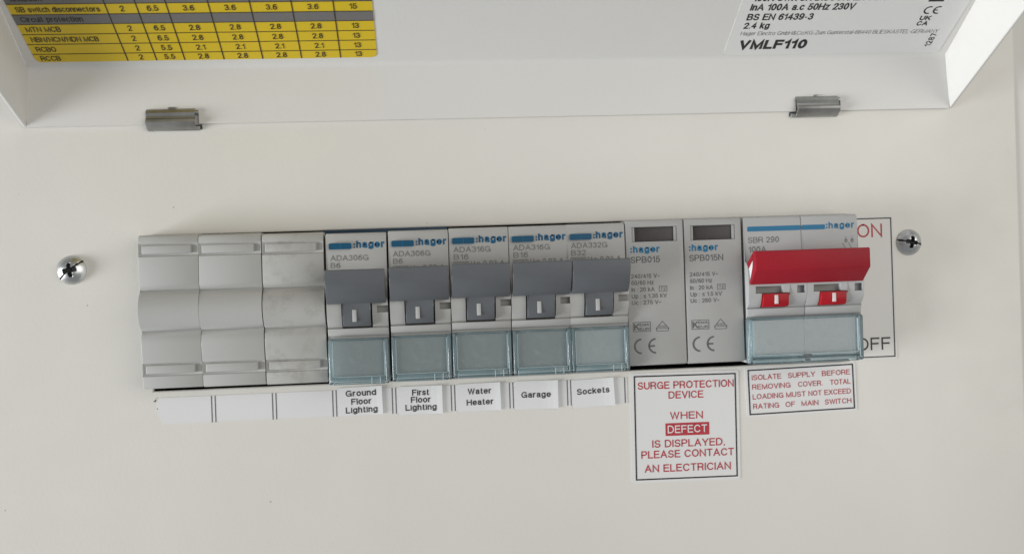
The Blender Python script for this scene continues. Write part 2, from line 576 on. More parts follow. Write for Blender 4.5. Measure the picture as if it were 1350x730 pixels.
def slab(name, pts, o0, o1, m, parent, fn=None):
    """flat sheet with an outline and a real thickness"""
    fn = fn or (lambda u, v, o: P(u, o, v))
    bm = bmesh.new()
    a = [bm.verts.new(fn(u, v, o0)) for u, v in pts]
    b = [bm.verts.new(fn(u, v, o1)) for u, v in pts]
    n = len(pts)
    bm.faces.new(a)
    bm.faces.new(list(reversed(b)))
    for i in range(n):
        bm.faces.new((a[i], a[(i + 1) % n], b[(i + 1) % n], b[i]))
    return bm_obj(name, bm, m, parent)


def copy_tree(o, parent=None):
    c = o.copy()
    COL.objects.link(c)
    c.parent = parent
    for ch in list(o.children):
        copy_tree(ch, c)
    return c


# ------------------------------------------------------------------ the setting
CX0, CX1, CZ0, CZ1 = -17.0, 193.2, 1.7, 47.05        # cut-out for the row of devices
PX0, PX1, PZ0, PZ1 = -110.0, 249.6, -120.0, 190.0


def build_panel():
    bm = bmesh.new()
    r = 0.5

    def ring(x0, x1, z0, z1, o):
        return [bm.verts.new(P(x, o, z)) for x, z in ((x0, z0), (x1, z0), (x1, z1), (x0, z1))]

    rings = [ring(CX0, CX1, CZ0, CZ1, -1.4), ring(CX0, CX1, CZ0, CZ1, -0.25),
             ring(CX0 - .25, CX1 + .25, CZ0 - .25, CZ1 + .25, 0)]
    rings += [ring(PX0, PX1 - r, PZ0, PZ1, 0)]
    for t in (30, 60, 90):
        q = math.radians(t)
        rings.append(ring(PX0, PX1 - r + r * math.sin(q), PZ0, PZ1, -r + r * math.cos(q)))
    rings.append(ring(PX0, PX1, PZ0, PZ1, -4))
    for a, b in zip(rings, rings[1:]):
        for i in range(4):
            j = (i + 1) % 4
            bm.faces.new((a[i], a[j], b[j], b[i]))
    ob = bm_obj("cover_panel", bm, M_PANEL, None, 40)
    ob["kind"] = "structure"
    return ob


build_panel()
bm = bmesh.new()
# back box rim that shows past the panel's right edge
add_box(bm, 246.0, 420, -9, -0.55, -160, 230)
rim_o = bm_obj("back_box", bm, M_BACK, None, 40)
rim_o["kind"] = "structure"

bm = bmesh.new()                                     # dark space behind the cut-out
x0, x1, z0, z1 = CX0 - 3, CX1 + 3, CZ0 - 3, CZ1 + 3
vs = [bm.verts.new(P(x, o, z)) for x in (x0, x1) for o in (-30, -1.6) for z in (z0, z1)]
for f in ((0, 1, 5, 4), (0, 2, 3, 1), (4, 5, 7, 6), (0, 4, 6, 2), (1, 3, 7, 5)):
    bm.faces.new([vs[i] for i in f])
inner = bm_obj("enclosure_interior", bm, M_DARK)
inner["kind"] = "structure"
box("busbar_shroud", 33.5, 70.0, -4.0, 1.5, 44.0, 46.85, M_NAVY, inner, 0.3)

# ------------------------------------------------------------------ the open lid
LID_O = 1.0                                          # hinge edge stands off the panel
LZ0, LZ1 = 79.1, 95.8
LB = math.radians(30.0)                              # how far the lid rises above level
LLEN = 112.0
LXL, LXR = -48.35, 226.3                             # inside corners at the crease


def lidp(u, s, h=0.0):
    """point on the lid's inside face: u across, s from the crease, h below the face (towards the viewer)"""
    o = LID_O + s * math.cos(LB) + h * math.sin(LB)
    z = LZ1 + s * math.sin(LB) - h * math.cos(LB)
    return P(u, o, z)


def plate(name, quad, nrm, th, m, parent, bev=0.25):
    bm = bmesh.new()
    n = Vector(nrm).normalized() * th
    a = [bm.verts.new(Vector(q) * 1.0) for q in quad]
    b = [bm.verts.new(Vector(q) + n * S) for q in quad]
    bm.faces.new(a)
    bm.faces.new(list(reversed(b)))
    for i in range(4):
        bm.faces.new((a[i], a[(i + 1) % 4], b[(i + 1) % 4], b[i]))
    if bev:
        bmesh.ops.bevel(bm, geom=bm.edges[:], offset=bev * S, segments=2, affect='EDGES', profile=0.5)
    return bm_obj(name, bm, m, parent, 50)


lid = empty("enclosure_lid")
tag(lid, "white metal lid swung open above the breakers, carrying a yellow table", "lid")
cl, cr = 0.07, -0.055                                # the lid's sides draw in slightly towards its front edge
fl, fr_ = -0.06, 0.02
BEND = 2.2                                           # inside radius where the flange turns into the face
TAN = BEND * math.tan(math.radians(30.0))


def lid_x(s_):
    return LXL + cl * s_, LXR + cr * s_


bm = bmesh.new()
rows_in, rows_out = [], []
for s_ in (TAN, LLEN):
    xl, xr = lid_x(s_)
    rows_in.append([bm.verts.new(lidp(xl, s_)), bm.verts.new(lidp(xr, s_))])
    rows_out.append([bm.verts.new(lidp(xl, s_, -0.9)), bm.verts.new(lidp(xr, s_, -0.9))])
for r0, r1 in ((rows_in[0], rows_in[1]), (rows_out[0], rows_out[1]), (rows_in[0], rows_out[0]), (rows_in[1], rows_out[1])):
    bm.faces.new((r0[0], r0[1], r1[1], r1[0]))
for k in (0, 1):
    bm.faces.new((rows_in[0][k], rows_in[1][k], rows_out[1][k], rows_out[0][k]))
bm_obj("lid_face", bm, M_LID, lid)

# hinge flange with two clip openings: pieces around them
CLIPS = ((-15.7, -1.0), (178.0, 192.2))              # x range of each opening
CLIP_TOP = 83.0


def flange_mesh():
    bm = bmesh.new()
    xs = [LXL - .9, CLIPS[0][0], CLIPS[0][1], CLIPS[1][0], CLIPS[1][1], LXR + .9]
    for i in range(5):
        zb = CLIP_TOP if i in (1, 3) else LZ0
        prof = [(LID_O, zb)]
        back = [(LID_O - .9, zb)]
        for k in range(9):                            # quarter-ish bend between upright flange and rising face
            t = math.radians(60.0 * k / 8)
            prof.append((LID_O + BEND - BEND * math.cos(t), LZ1 - TAN + BEND * math.sin(t)))
            back.append((LID_O + BEND - (BEND + .9) * math.cos(t), LZ1 - TAN + (BEND + .9) * math.sin(t)))
        prof = prof + back[::-1]
        add_profile(bm, prof, xs[i], xs[i + 1])
    bmesh.ops.remove_doubles(bm, verts=bm.verts[:], dist=1e-6)
    return bm


bm_obj("hinge_flange", flange_mesh(), M_LID, lid, 35)


def side(name, xc, xa, dc, da, nx):
    b2 = math.radians(28.5)
    far_free = P(xa + da * LLEN, LID_O + LLEN * math.cos(b2), LZ0 + LLEN * math.sin(b2) - 0)
    quad = [P(xa, LID_O - 0.5, LZ0), lidp(xc, 0), lidp(xc + dc * LLEN, LLEN), far_free]
    plate(name, quad, (nx, 0, 0), 0.9, M_LID, lid, 0.2)
    return far_free


fa = side("side_flange", LXL, -49.4, cl, fl, -1)
fb = side("side_flange", LXR, 227.4, cr, fr_, 1)
pa, pb = lidp(LXL + cl * LLEN, LLEN), lidp(LXR + cr * LLEN, LLEN)
plate("front_flange", [fa, fb, pb, pa], (0, -math.cos(LB), math.sin(LB)), 0.9, M_LID, lid, 0.2)

# yellow torque table
LAB = 0.14


def lfn(h):
    return lambda u, v, k: lidp(u, v, h + k)


tx0, tx1, ts0, ts1 = -44.9, 51.2, 2.75, 62.0
table = slab("specification_label", rounded(tx0, tx1, ts0, ts1, 1.6), 0.02, LAB, M_YELLOW, lid, lambda u, v, o: lidp(u, v, o))
table["label"] = "yellow and grey printed table stuck inside the lid"
g = Print()
lines_s = [6.0, 9.9, 13.75, 17.6, 21.2, 25.0, 28.8, 32.6, 36.4, 40.2, 44.0]
g.rect(tx0, tx1, 17.6, 21.2)
g.build("grey_row", M_TABGREY, table, fn=lfn(LAB + 0.04))
g = Print()
g.rect(tx0, tx1, 25.0, 28.8)
g.build("grey_row", M_TABGREY, table, fn=lfn(LAB + 0.04))
g = Print()
cols = [-19.6, -11.6, -3.7, 7.35, 18.35, 29.4, 40.65]
for s in lines_s:
    g.rect(tx0, tx1, s - .13, s + .13)
lo = Print()
for c in cols:
    lo.rect(c - .15, c + .15, ts0 + .1, 60)
g.build("row_line", M_BROWNPR, table, fn=lfn(LAB + 0.07))
lo.build("column_line", M_BROWNPR, table, fn=lfn(LAB + 0.09))
t = Print()
cc = [(-19.6 - 11.6) / 2, (-11.6 - 3.7) / 2, (7.35 - 3.7) / 2, (7.35 + 18.35) / 2, (18.35 + 29.4) / 2, (29.4 + 40.65) / 2, 45.9]
rows = [(3.35, "RCCB", 8.2, ["2", "5.5", "2.8", "2.8", "2.8", "2.8", "13"]),
        (7.0, "RCBO", 8.2, ["2", "5.5", "2.1", "2.1", "2.1", "2.1", "13"]),
        (10.85, "NBN/NCN/NDN MCB", 27.5, ["2", "6.5", "2.8", "2.8", "2.8", "2.8", "13"]),
        (14.75, "MTN MCB", 14.0, ["2", "6.5", "2.8", "2.8", "2.8", "2.8", "13"]),
        (18.5, "Circuit protection", 24.6, []),
        (22.1, "SB switch disconnectors", 33.0, ["2", "6.5", "3.6", "3.6", "3.6", "3.6", "15"]),
        (26.0, "Isolation", 12.0, [])]
for s, name, w, vals in rows:
    w *= 0.66
    t.text(name, -43.2, s, 1.95, w, bold=0.0)
    for u, val in zip(cc, vals):
        t.text(val, u, s, 2.05, None, bold=0.0, align='C')
t.build("lettering", M_BROWNPR, table, fn=lfn(LAB + 0.11))

# silver rating label
rx0, rx1, rs0, rs1 = 155.3, 223.6, 1.2, 60.0
rating = slab("rating_label", rounded(rx0, rx1, rs0, rs1, 1.2), 0.02, LAB, M_RATING, lid, lambda u, v, o: lidp(u, v, o))
rating["label"] = "silvery rating label with black print inside the lid"
t = Print()
t.text("VMLF110", 159.2, 3.7, 3.9, 20.9, bold=0.045)
t.text("2.4 kg", 158.5, 12.35, 2.5, 7.7, bold=0.015)
t.text("BS EN 61439-3", 158.5, 15.75, 2.6, 19.8, bold=0.015)
t.text("InA 100A a.c 50Hz 230V", 158.5, 19.6, 2.6, 31.0, bold=0.015)
t.text("100A SWITCH DISCONNECTOR", 158.5, 23.2, 2.6, 39.0, bold=0.015)
t.text("1287", 219.6, 3.8, 1.9, 5.6, bold=0.01, rot=math.radians(90))
t.rect(210.8, 215.4, 22.4, 25.0)
for cu in (212.6, 215.4):
    t.arc(cu, 19.0, 1.55, 0.45, 70, 290)
t.rect(214.0, 215.2, 18.8, 19.2)
t.text("UK", 211.2, 14.95, 1.8, 3.4, bold=0.03)
t.text("CA", 211.2, 12.75, 1.8, 3.4, bold=0.03)
t.build("lettering", M_BLACK, rating, fn=lfn(LAB + 0.05))
t = Print()
t.text("Hager Electro GmbH&Co.KG-Zum Gunterstal-66440 BLIESKASTEL-GERMANY", 158.4, 9.6, 1.6, 61.0, bold=-0.028)
t.build("fine_print", M_GREYPR, rating, fn=lfn(LAB + 0.05))


# ------------------------------------------------------------------ steel hinge clips
def hinge_clip(x0, x1, tail, label):
    e = empty("hinge_clip", (x0 + x1) / 2, 0, 79)
    tag(e, label, "hinge clip", "spring clips along the lid hinge")
    xa, xb = x0 - (x0 + x1) / 2, x1 - (x0 + x1) / 2
    z = lambda v: v - 79.0
    # folded spring leaf: a curl above, a valley and a lip that tucks into the panel slot
    path = [(0.9, 83.6), (1.9, 83.1), (2.3, 82.2), (1.9, 81.3), (2.1, 80.7), (2.9, 80.2), (3.1, 79.5), (2.4, 78.6), (1.2, 77.6), (0.15, 77.25)]
    n = len(path)
    inner_ = []
    for i in range(n):
        p0, p1 = path[max(i - 1, 0)], path[min(i + 1, n - 1)]
        d = Vector((p1[0] - p0[0], p1[1] - p0[1])).normalized()
        inner_.append((path[i][0] + d.y * 0.5, path[i][1] - d.x * 0.5))
    poly = [(o, z(v)) for o, v in path] + [(o, z(v)) for o, v in reversed(inner_)]
    bm = bmesh.new()
    add_profile(bm, poly, xa, xb - 0.9, 0.1)
    bm_obj("spring_leaf", bm, M_CLIP, e, 30)
    # rolled pin end peeping out
    bm = bmesh.new()
    k = 14
    add_profile(bm, [(0.55 + 0.75 * math.cos(2 * math.pi * i / k), z(82.5) + 0.75 * math.sin(2 * math.pi * i / k)) for i in range(k)], xa + 0.3, xb, 0.1)
    bm_obj("hinge_pin", bm, M_CLIP, e, 30)
    ta, tb = (xa + 1.9, xb + 0.2) if tail > 0 else (xa - 1.5, xb - 2.8)
    box("lip", ta, tb, 0.05, 0.75, z(77.25), z(78.5), M_CLIP, e, 0.12)
    bx0, bx1 = (xb - 1.0, xb + 0.7) if tail > 0 else (xa - 1.8, xa - 0.1)
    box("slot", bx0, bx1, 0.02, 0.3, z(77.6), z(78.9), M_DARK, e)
    bm = bmesh.new()                                  # round nose of the clip
    add_profile(bm, [(0.4, z(83.3)), (1.25, z(83.2)), (1.15, z(84.0)), (0.4, z(84.3))], -1.35, 1.35, 0.25)
    bm_obj("nose", bm, M_CLIP, e, 30)
    return e


hinge_clip(*CLIPS[0], 1, "bent grey steel hinge clip below the yellow table")
hinge_clip(*CLIPS[1], -1, "bent grey steel hinge clip below the silver rating label")


# ------------------------------------------------------------------ screws
def screw(x, z, r, h, rot, label, axis):
    e = empty("panel_screw", x, 0, z)
    tag(e, label, "screw", "cover screws either side of the devices")
    bm = bmesh.new()
    NR, NA = 46, 120
    ca, sa = math.cos(rot), math.sin(rot)

    def height(px, pz):
        rr = math.hypot(px, pz)
        R0 = (r * r + h * h) / (2 * h)
        base = math.sqrt(max(R0 * R0 - rr * rr, 0)) - (R0 - h)
        u, v = px * ca + pz * sa, -px * sa + pz * ca
        dep = 0.0
        for a, b in ((u, v), (v, u)):                 # cross recess, wings narrow and tapering
            a, b = abs(a), abs(b)
            if a < 2.05 * r / 4.1:
                wdt = 0.62
                t = min(1, max(0, (wdt - b) / 0.22))
                l = min(1, max(0, (2.05 * r / 4.1 - a) / 0.5))
                dep = max(dep, 1.5 * t * l * (1.1 - 0.25 * a))
        if axis is not None:                           # slot across the head
            c2, s2 = math.cos(axis), math.sin(axis)
            q = -px * s2 + pz * c2
            if abs(q) < 0.26 and rr > 0.8:
                dep = max(dep, 0.45 * min(1, (0.26 - abs(q)) / 0.1))
        return max(base - dep, 0.02), dep

    rows_, deep = [], {}
    for i in range(NR + 1):
        rr = r * i / NR
        if i == 0:
            rows_.append([bm.verts.new(P(0, height(0, 0)[0], 0))])
        else:
            ring = []
            for k in range(NA):
                px, pz = rr * math.cos(2 * math.pi * k / NA), rr * math.sin(2 * math.pi * k / NA)
                hh, dd = height(px, pz)
                vv = bm.verts.new(P(px, hh + 0.25, pz))
                deep[vv] = dd
                ring.append(vv)
            rows_.append(ring)
    for k in range(NA):
        bm.faces.new((rows_[0][0], rows_[1][k], rows_[1][(k + 1) % NA]))
    for i in range(1, NR):
        for k in range(NA):
            bm.faces.new((rows_[i][k], rows_[i + 1][k], rows_[i + 1][(k + 1) % NA], rows_[i][(k + 1) % NA]))
    skirt = [bm.verts.new(P(r * math.cos(2 * math.pi * k / NA), -0.3, r * math.sin(2 * math.pi * k / NA))) for k in range(NA)]
    for k in range(NA):
        bm.faces.new((rows_[NR][k], skirt[k], skirt[(k + 1) % NA], rows_[NR][(k + 1) % NA]))
    recess_shade = []  # deep faces get the dark material that paints in the recess shade
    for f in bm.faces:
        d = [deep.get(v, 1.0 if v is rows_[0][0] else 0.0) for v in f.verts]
        recess_shade.append(1 if sum(d) / len(d) > 0.16 else 0)
    hd = bm_obj("screw_head", bm, M_STEEL, e, 50)
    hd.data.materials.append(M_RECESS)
    hd.data.polygons.foreach_set("material_index", recess_shade)
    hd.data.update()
    return e


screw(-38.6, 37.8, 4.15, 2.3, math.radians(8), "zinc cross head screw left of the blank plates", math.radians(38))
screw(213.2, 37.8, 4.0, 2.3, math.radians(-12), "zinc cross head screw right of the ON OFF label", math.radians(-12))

# ------------------------------------------------------------------ blanking plates
ZB = 3.2      # bottom of the device fronts


def blank(x0, x1, top, bot, m, label):
    e = empty("blanking_plate", x0, 0, bot)
    tag(e, label, "blanking plate", "blank plates at the left of the row")
    W = x1 - x0
    H = top - bot
    q = lambda zz: zz - 3.2
    poly = [(-10, q(3.2)), (6.6, q(3.2)), (7.3, q(3.5)), (7.6, q(4.1)), (7.7, q(6.7)), (7.4, q(6.95)), (7.4, q(10.25)), (7.8, q(10.5)),
            (8.3, q(16.0)), (8.2, q(18.0)), (7.2, q(19.3)), (7.0, q(19.5))]
    for k in range(25):                                # the bulge
        t = k / 24
        zz = 19.5 + t * (30.9 - 19.5)
        poly.append((7.1 + 3.1 * math.sin(math.pi * t) ** 0.62, q(zz)))
    poly += [(7.0, q(31.0)), (7.5, q(31.3)), (8.3, q(32.8)), (7.9, q(40.6)), (7.45, q(40.85)), (7.45, q(44.15)), (7.7, q(44.4)),
             (7.5, q(46.0)), (7.1, q(46.5)), (6.4, q(46.8)), (-10, q(46.8))]
    k = H / (46.8 - 3.2)
    poly = [(o, z * k) for o, z in poly]
    profile("plate", poly, 0.0, W - 0.02, m, e, 0.2, 33)
    for zz in (6.95, 40.85):
        box("raised_bar", 0.95, W - 2.05, 7.2, 7.95, q(zz + 0.55) * k, q(zz + 2.95) * k, m, e, 0.22)
        box("notch", W - 1.75, W - 0.35, 7.25, 7.5, q(zz + 0.7) * k, q(zz + 2.7) * k, M_NOTCH, e)
    return e


blank(-17.6, -1.05, 46.85, 3.25, M_BLANK, "clean grey blank plate at the left end of the row")
blank(-1.0, 16.5, 46.6, 3.15, M_BLANK, "grey blank plate between the end plate and the dusty plate")
blank(16.75, 34.1, 46.3, 3.0, M_BLANKD, "dusty smudged grey blank plate beside the first breaker")


# ------------------------------------------------------------------ circuit breakers
def arcz(z0, z1, o0, top, n=10, pw=0.7):
    return [(o0 + (top - o0) * math.sin(math.pi * (k / n)) ** pw, z0 + (z1 - z0) * k / n) for k in range(n + 1)]


BW = 17.3
body_poly = [(-10, 0), (6.9, 0), (7.7, .35), (8, 1.0), (8.0, 13.2), (8.6, 13.6), (9.5, 15.55), (8.7, 15.7), (8.8, 15.85)]
body_poly += [(o, z) for o, z in arcz(16.0, 28.6, 9.0, 11.2)]
body_poly += [(8.0, 28.8), (8.0, 41.9), (7.7, 42.7), (6.9, 43.0), (-10, 43.0)]


def breaker_proto():
    e = empty("circuit_breaker")
    b = profile("body", body_poly, 0, BW, M_BODY, e, 0.25, 25)
    cut(b, [(4.15, 12.85, 6.0, 14, 15.72, 29.5), (14.2, 18.5, 9.7, 14, 20.0, 21.95)])
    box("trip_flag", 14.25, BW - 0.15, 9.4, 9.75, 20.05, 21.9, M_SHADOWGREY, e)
    # toggle: a wide curved hood over a narrow tongue
    hood = [(16.6, 32.45), (17.0, 32.2), (17.0, 31.0), (16.75, 29.3), (16.1, 27.2), (15.1, 25.3), (13.8, 23.8), (12.3, 22.75), (11.9, 22.9),
            (12.6, 24.2), (13.7, 25.9), (14.5, 28.0), (14.9, 30.2), (15.0, 32.2), (15.4, 32.45)]
    bm = bmesh.new()
    add_profile(bm, hood, 0.25, BW - 0.4, 0.22)
    tongue = [(6.5, 16.2), (10.9, 16.25), (11.6, 17.1), (12.0, 19.0), (12.1, 21.0), (12.4, 23.0), (13.6, 24.5), (14.0, 27.5), (11, 29.0), (6.5, 28.5)]
    add_profile(bm, tongue, 4.5, 12.4, 0.2)
    tg = bm_obj("toggle", bm, M_HOOD, e, 40)
    box("on_mark", 7.3, 8.45, 11.7, 12.2, 17.6, 21.0, M_MARK, tg, 0.05)
    # clear label cover
    cv = slab("label_cover", rounded(0.9, 16.3, 1.4, 12.1, 0.3), 9.2, 9.75, M_CLEAR, e)
    box("rim", 0.0, 1.15, 7.9, 10.5, -0.35, 12.75, M_RIM, cv, 0.5)
    box("rim", 16.0, 17.15, 7.9, 10.5, -0.35, 12.75, M_RIM, cv, 0.5)
    box("rim", 1.2, 15.95, 8.05, 10.45, -0.4, 1.75, M_RIM, cv, 0.22)
    box("rim", 1.2, 15.95, 8.1, 9.9, 12.15, 12.7, M_RIM, cv, 0.15)
    box("edge", 1.16, 1.36, 8.6, 10.3, 1.9, 11.7, M_EDGE, cv)  # thin pale strips draw the highlight on the rim's inner side
    box("edge", 15.78, 15.98, 8.6, 10.3, 1.9, 11.7, M_EDGE, cv)
    box("edge", 1.3, 15.9, 9.8, 10.35, 1.78, 1.92, M_EDGE, cv)
    for xx in (12.0, 14.4):
        box("rib", xx, xx + 0.25, 10.3, 10.62, -0.3, 1.6, M_EDGE, cv)
    # blue marker
    mk = slab("marker", rounded(0.95, 7.35, 38.35, 40.1, 0.35), 7.9, 8.75, M_BLUE, e)
    box("marker_joint", 4.15, 4.3, 8.7, 8.8, 38.45, 40.0, M_BLUEPR, mk)
    t = Print()
    t.rect(7.95, 8.4, 38.65, 39.1)
    t.rect(7.95, 8.4, 39.45, 39.9)
    t.text("hager", 8.7, 38.6, 2.1, 8.1, bold=0.05)
    t.build("maker_name", M_BLUEDK, e, 8.05)
    return e


proto = breaker_proto()
specs = [(34.65, 2.75, "ADA306G", "B6", "Ground Floor Lighting", 0.25),
         (52.6, 2.95, "ADA306G", "B6", "First Floor Lighting", 0.1),
         (70.1, 3.2, "ADA316G", "B16", "Water Heater", 0.1),
         (87.65, 3.15, "ADA316G", "B16", "Garage", -0.1),
         (104.75, 3.25, "ADA332G", "B32", "Sockets", -0.15)]
for i, (x, z, a, b, nm, rz) in enumerate(specs):
    e = proto if i == 0 else copy_tree(proto)
    e.location = P(x, 0, z)
    e.rotation_euler = (0, math.radians(rz), 0)
    tag(e, "grey circuit breaker %s directly above the %s label" % (b, nm), "circuit breaker", "circuit breakers in the row")
# the copies are made, now each gets its own print
for i, (x, z, a, b, nm, rz) in enumerate(specs):
    e = [o for o in bpy.data.objects if o.name == ("circuit_breaker" if i == 0 else "circuit_breaker.%03d" % i)][0]
    t = Print()
    dz = (0.0, 0.45, 0.85, 0.9, 0.85)[i]
    t.text(a, 1.25, 35.05 + dz, 1.6, 10.8)
    t.text(b, 1.25, 32.95 + dz, 1.6, 2.7 if len(b) == 2 else 4.3)
    t.text("I\u0394n 0.03 A", 6.2, 30.95 + dz, 1.5, 9.8)
    t.text("10000", 1.3, 31.15 + dz, 1.1, 4.0)
    t.frame(1.05, 5.6, 30.9 + dz, 32.45 + dz, 0.12)
    t.build("rating_print", M_GREYPRL, e, 8.05)
    if i == 4:                                            # only this one holds a slip of paper behind its cover
        slab("paper_slip", rounded(1.7, 15.5, 1.9, 11.6, 0.3), 8.15, 8.3, M_PAPER, e)


# ------------------------------------------------------------------ surge protection devices
def surge(x, z, name, rows_, label):
    e = empty("surge_protector", x, 0, z)
    tag(e, label, "surge protector", "surge protection devices in the row")
    W, H = 17.35, 43.0
    b = profile("body", [(-10, 0), (6.9, 0), (7.7, .3), (8, 1.0), (8.0, 42.0), (7.7, 42.7), (6.9, 43.0), (-10, 43.0)], 0, W, M_SPD, e, 0.35, 25)
    cut(b, [(1.9, 15.45, 6.9, 12, 36.55, 40.95)])
    box("status_window", 2.75, 14.55, 6.7, 7.35, 36.7, 40.8, M_WINDOW, e, 0.1)
    bz = box("window_bezel", 1.95, 2.75, 6.85, 7.8, 36.6, 40.9, M_SPD, e, 0.12)
    box("window_bezel", 14.55, 15.4, 6.85, 7.8, 36.6, 40.9, M_SPD, e, 0.12)
    t = Print()
    t.rect(1.35, 1.8, 33.45, 33.95)
    t.rect(1.35, 1.8, 34.35, 34.85)
    t.text("hager", 2.15, 33.4, 2.0, 8.0, bold=0.045)
    t.build("maker_name", M_BLUEPR, e, 8.05)
    t = Print()
    t.text(name, 1.3, 30.4, 1.85, 8.8 if len(name) == 6 else 10.3)
    for (s, w), v in zip(rows_, (25.85, 23.9, 21.9, 19.95, 18.05)):
        t.text(s, 1.3, v, 1.25, w)
    t.text("T2", 10.0, 22.05, 0.95, 1.5)
    t.frame(9.55, 12.0, 21.7, 23.4, 0.14)
    t.frame(1.35, 6.65, 10.1, 12.95, 0.16)
    t.text("K", 1.7, 10.55, 1.95, 1.5, bold=0.02)
    t.text("EMA", 3.35, 11.75, 0.8, 2.9, bold=0.015)
    t.text("EUR", 3.35, 10.45, 0.8, 2.9, bold=0.015)
    tri = [(8.3, 10.8), (12.1, 10.8), (10.2, 12.95)]
    for k in range(3):
        t.stroke(tri[k], tri[(k + 1) % 3], 0.16)
    t.stroke((8.3, 10.8), (8.5, 10.05), 0.16)
    t.stroke((12.1, 10.8), (11.9, 10.05), 0.16)
    t.stroke((8.5, 10.05), (11.9, 10.05), 0.16)
    for dx in (-0.85, 0.05, 0.85):
        t.arc(10.2 + dx, 11.4, 0.36, 0.11, 0, 360, 10)
    t.build("rating_print", M_GREYPR, e, 8.05)
    t = Print()
    for cu in (3.75, 8.05):
        t.arc(cu, 5.75, 2.3, 0.5, 92, 268, 22)
    t.rect(6.1, 7.75, 5.5, 5.98)
    t.build("conformity_mark", M_GREYPR, e, 8.05)
    return e


surge(122.2, 3.85, "SPB015", [("240/415 V~", 8.5), ("50/60 Hz", 6.7), ("In : 20 kA", 6.9), ("Up : \u2264 1.35 kV", 10.5), ("Uc : 275 V~", 8.7)],
      "grey surge protector SPB015 next to the last breaker")
surge(139.85, 3.8, "SPB015N", [("240/415 V~", 8.5), ("50/60 Hz", 6.7), ("In : 20 kA", 6.9), ("Up : \u2264 1.5 kV", 9.6), ("Uc : 260 V~", 8.7)],
      "grey surge protector SPB015N next to the red handled main switch")


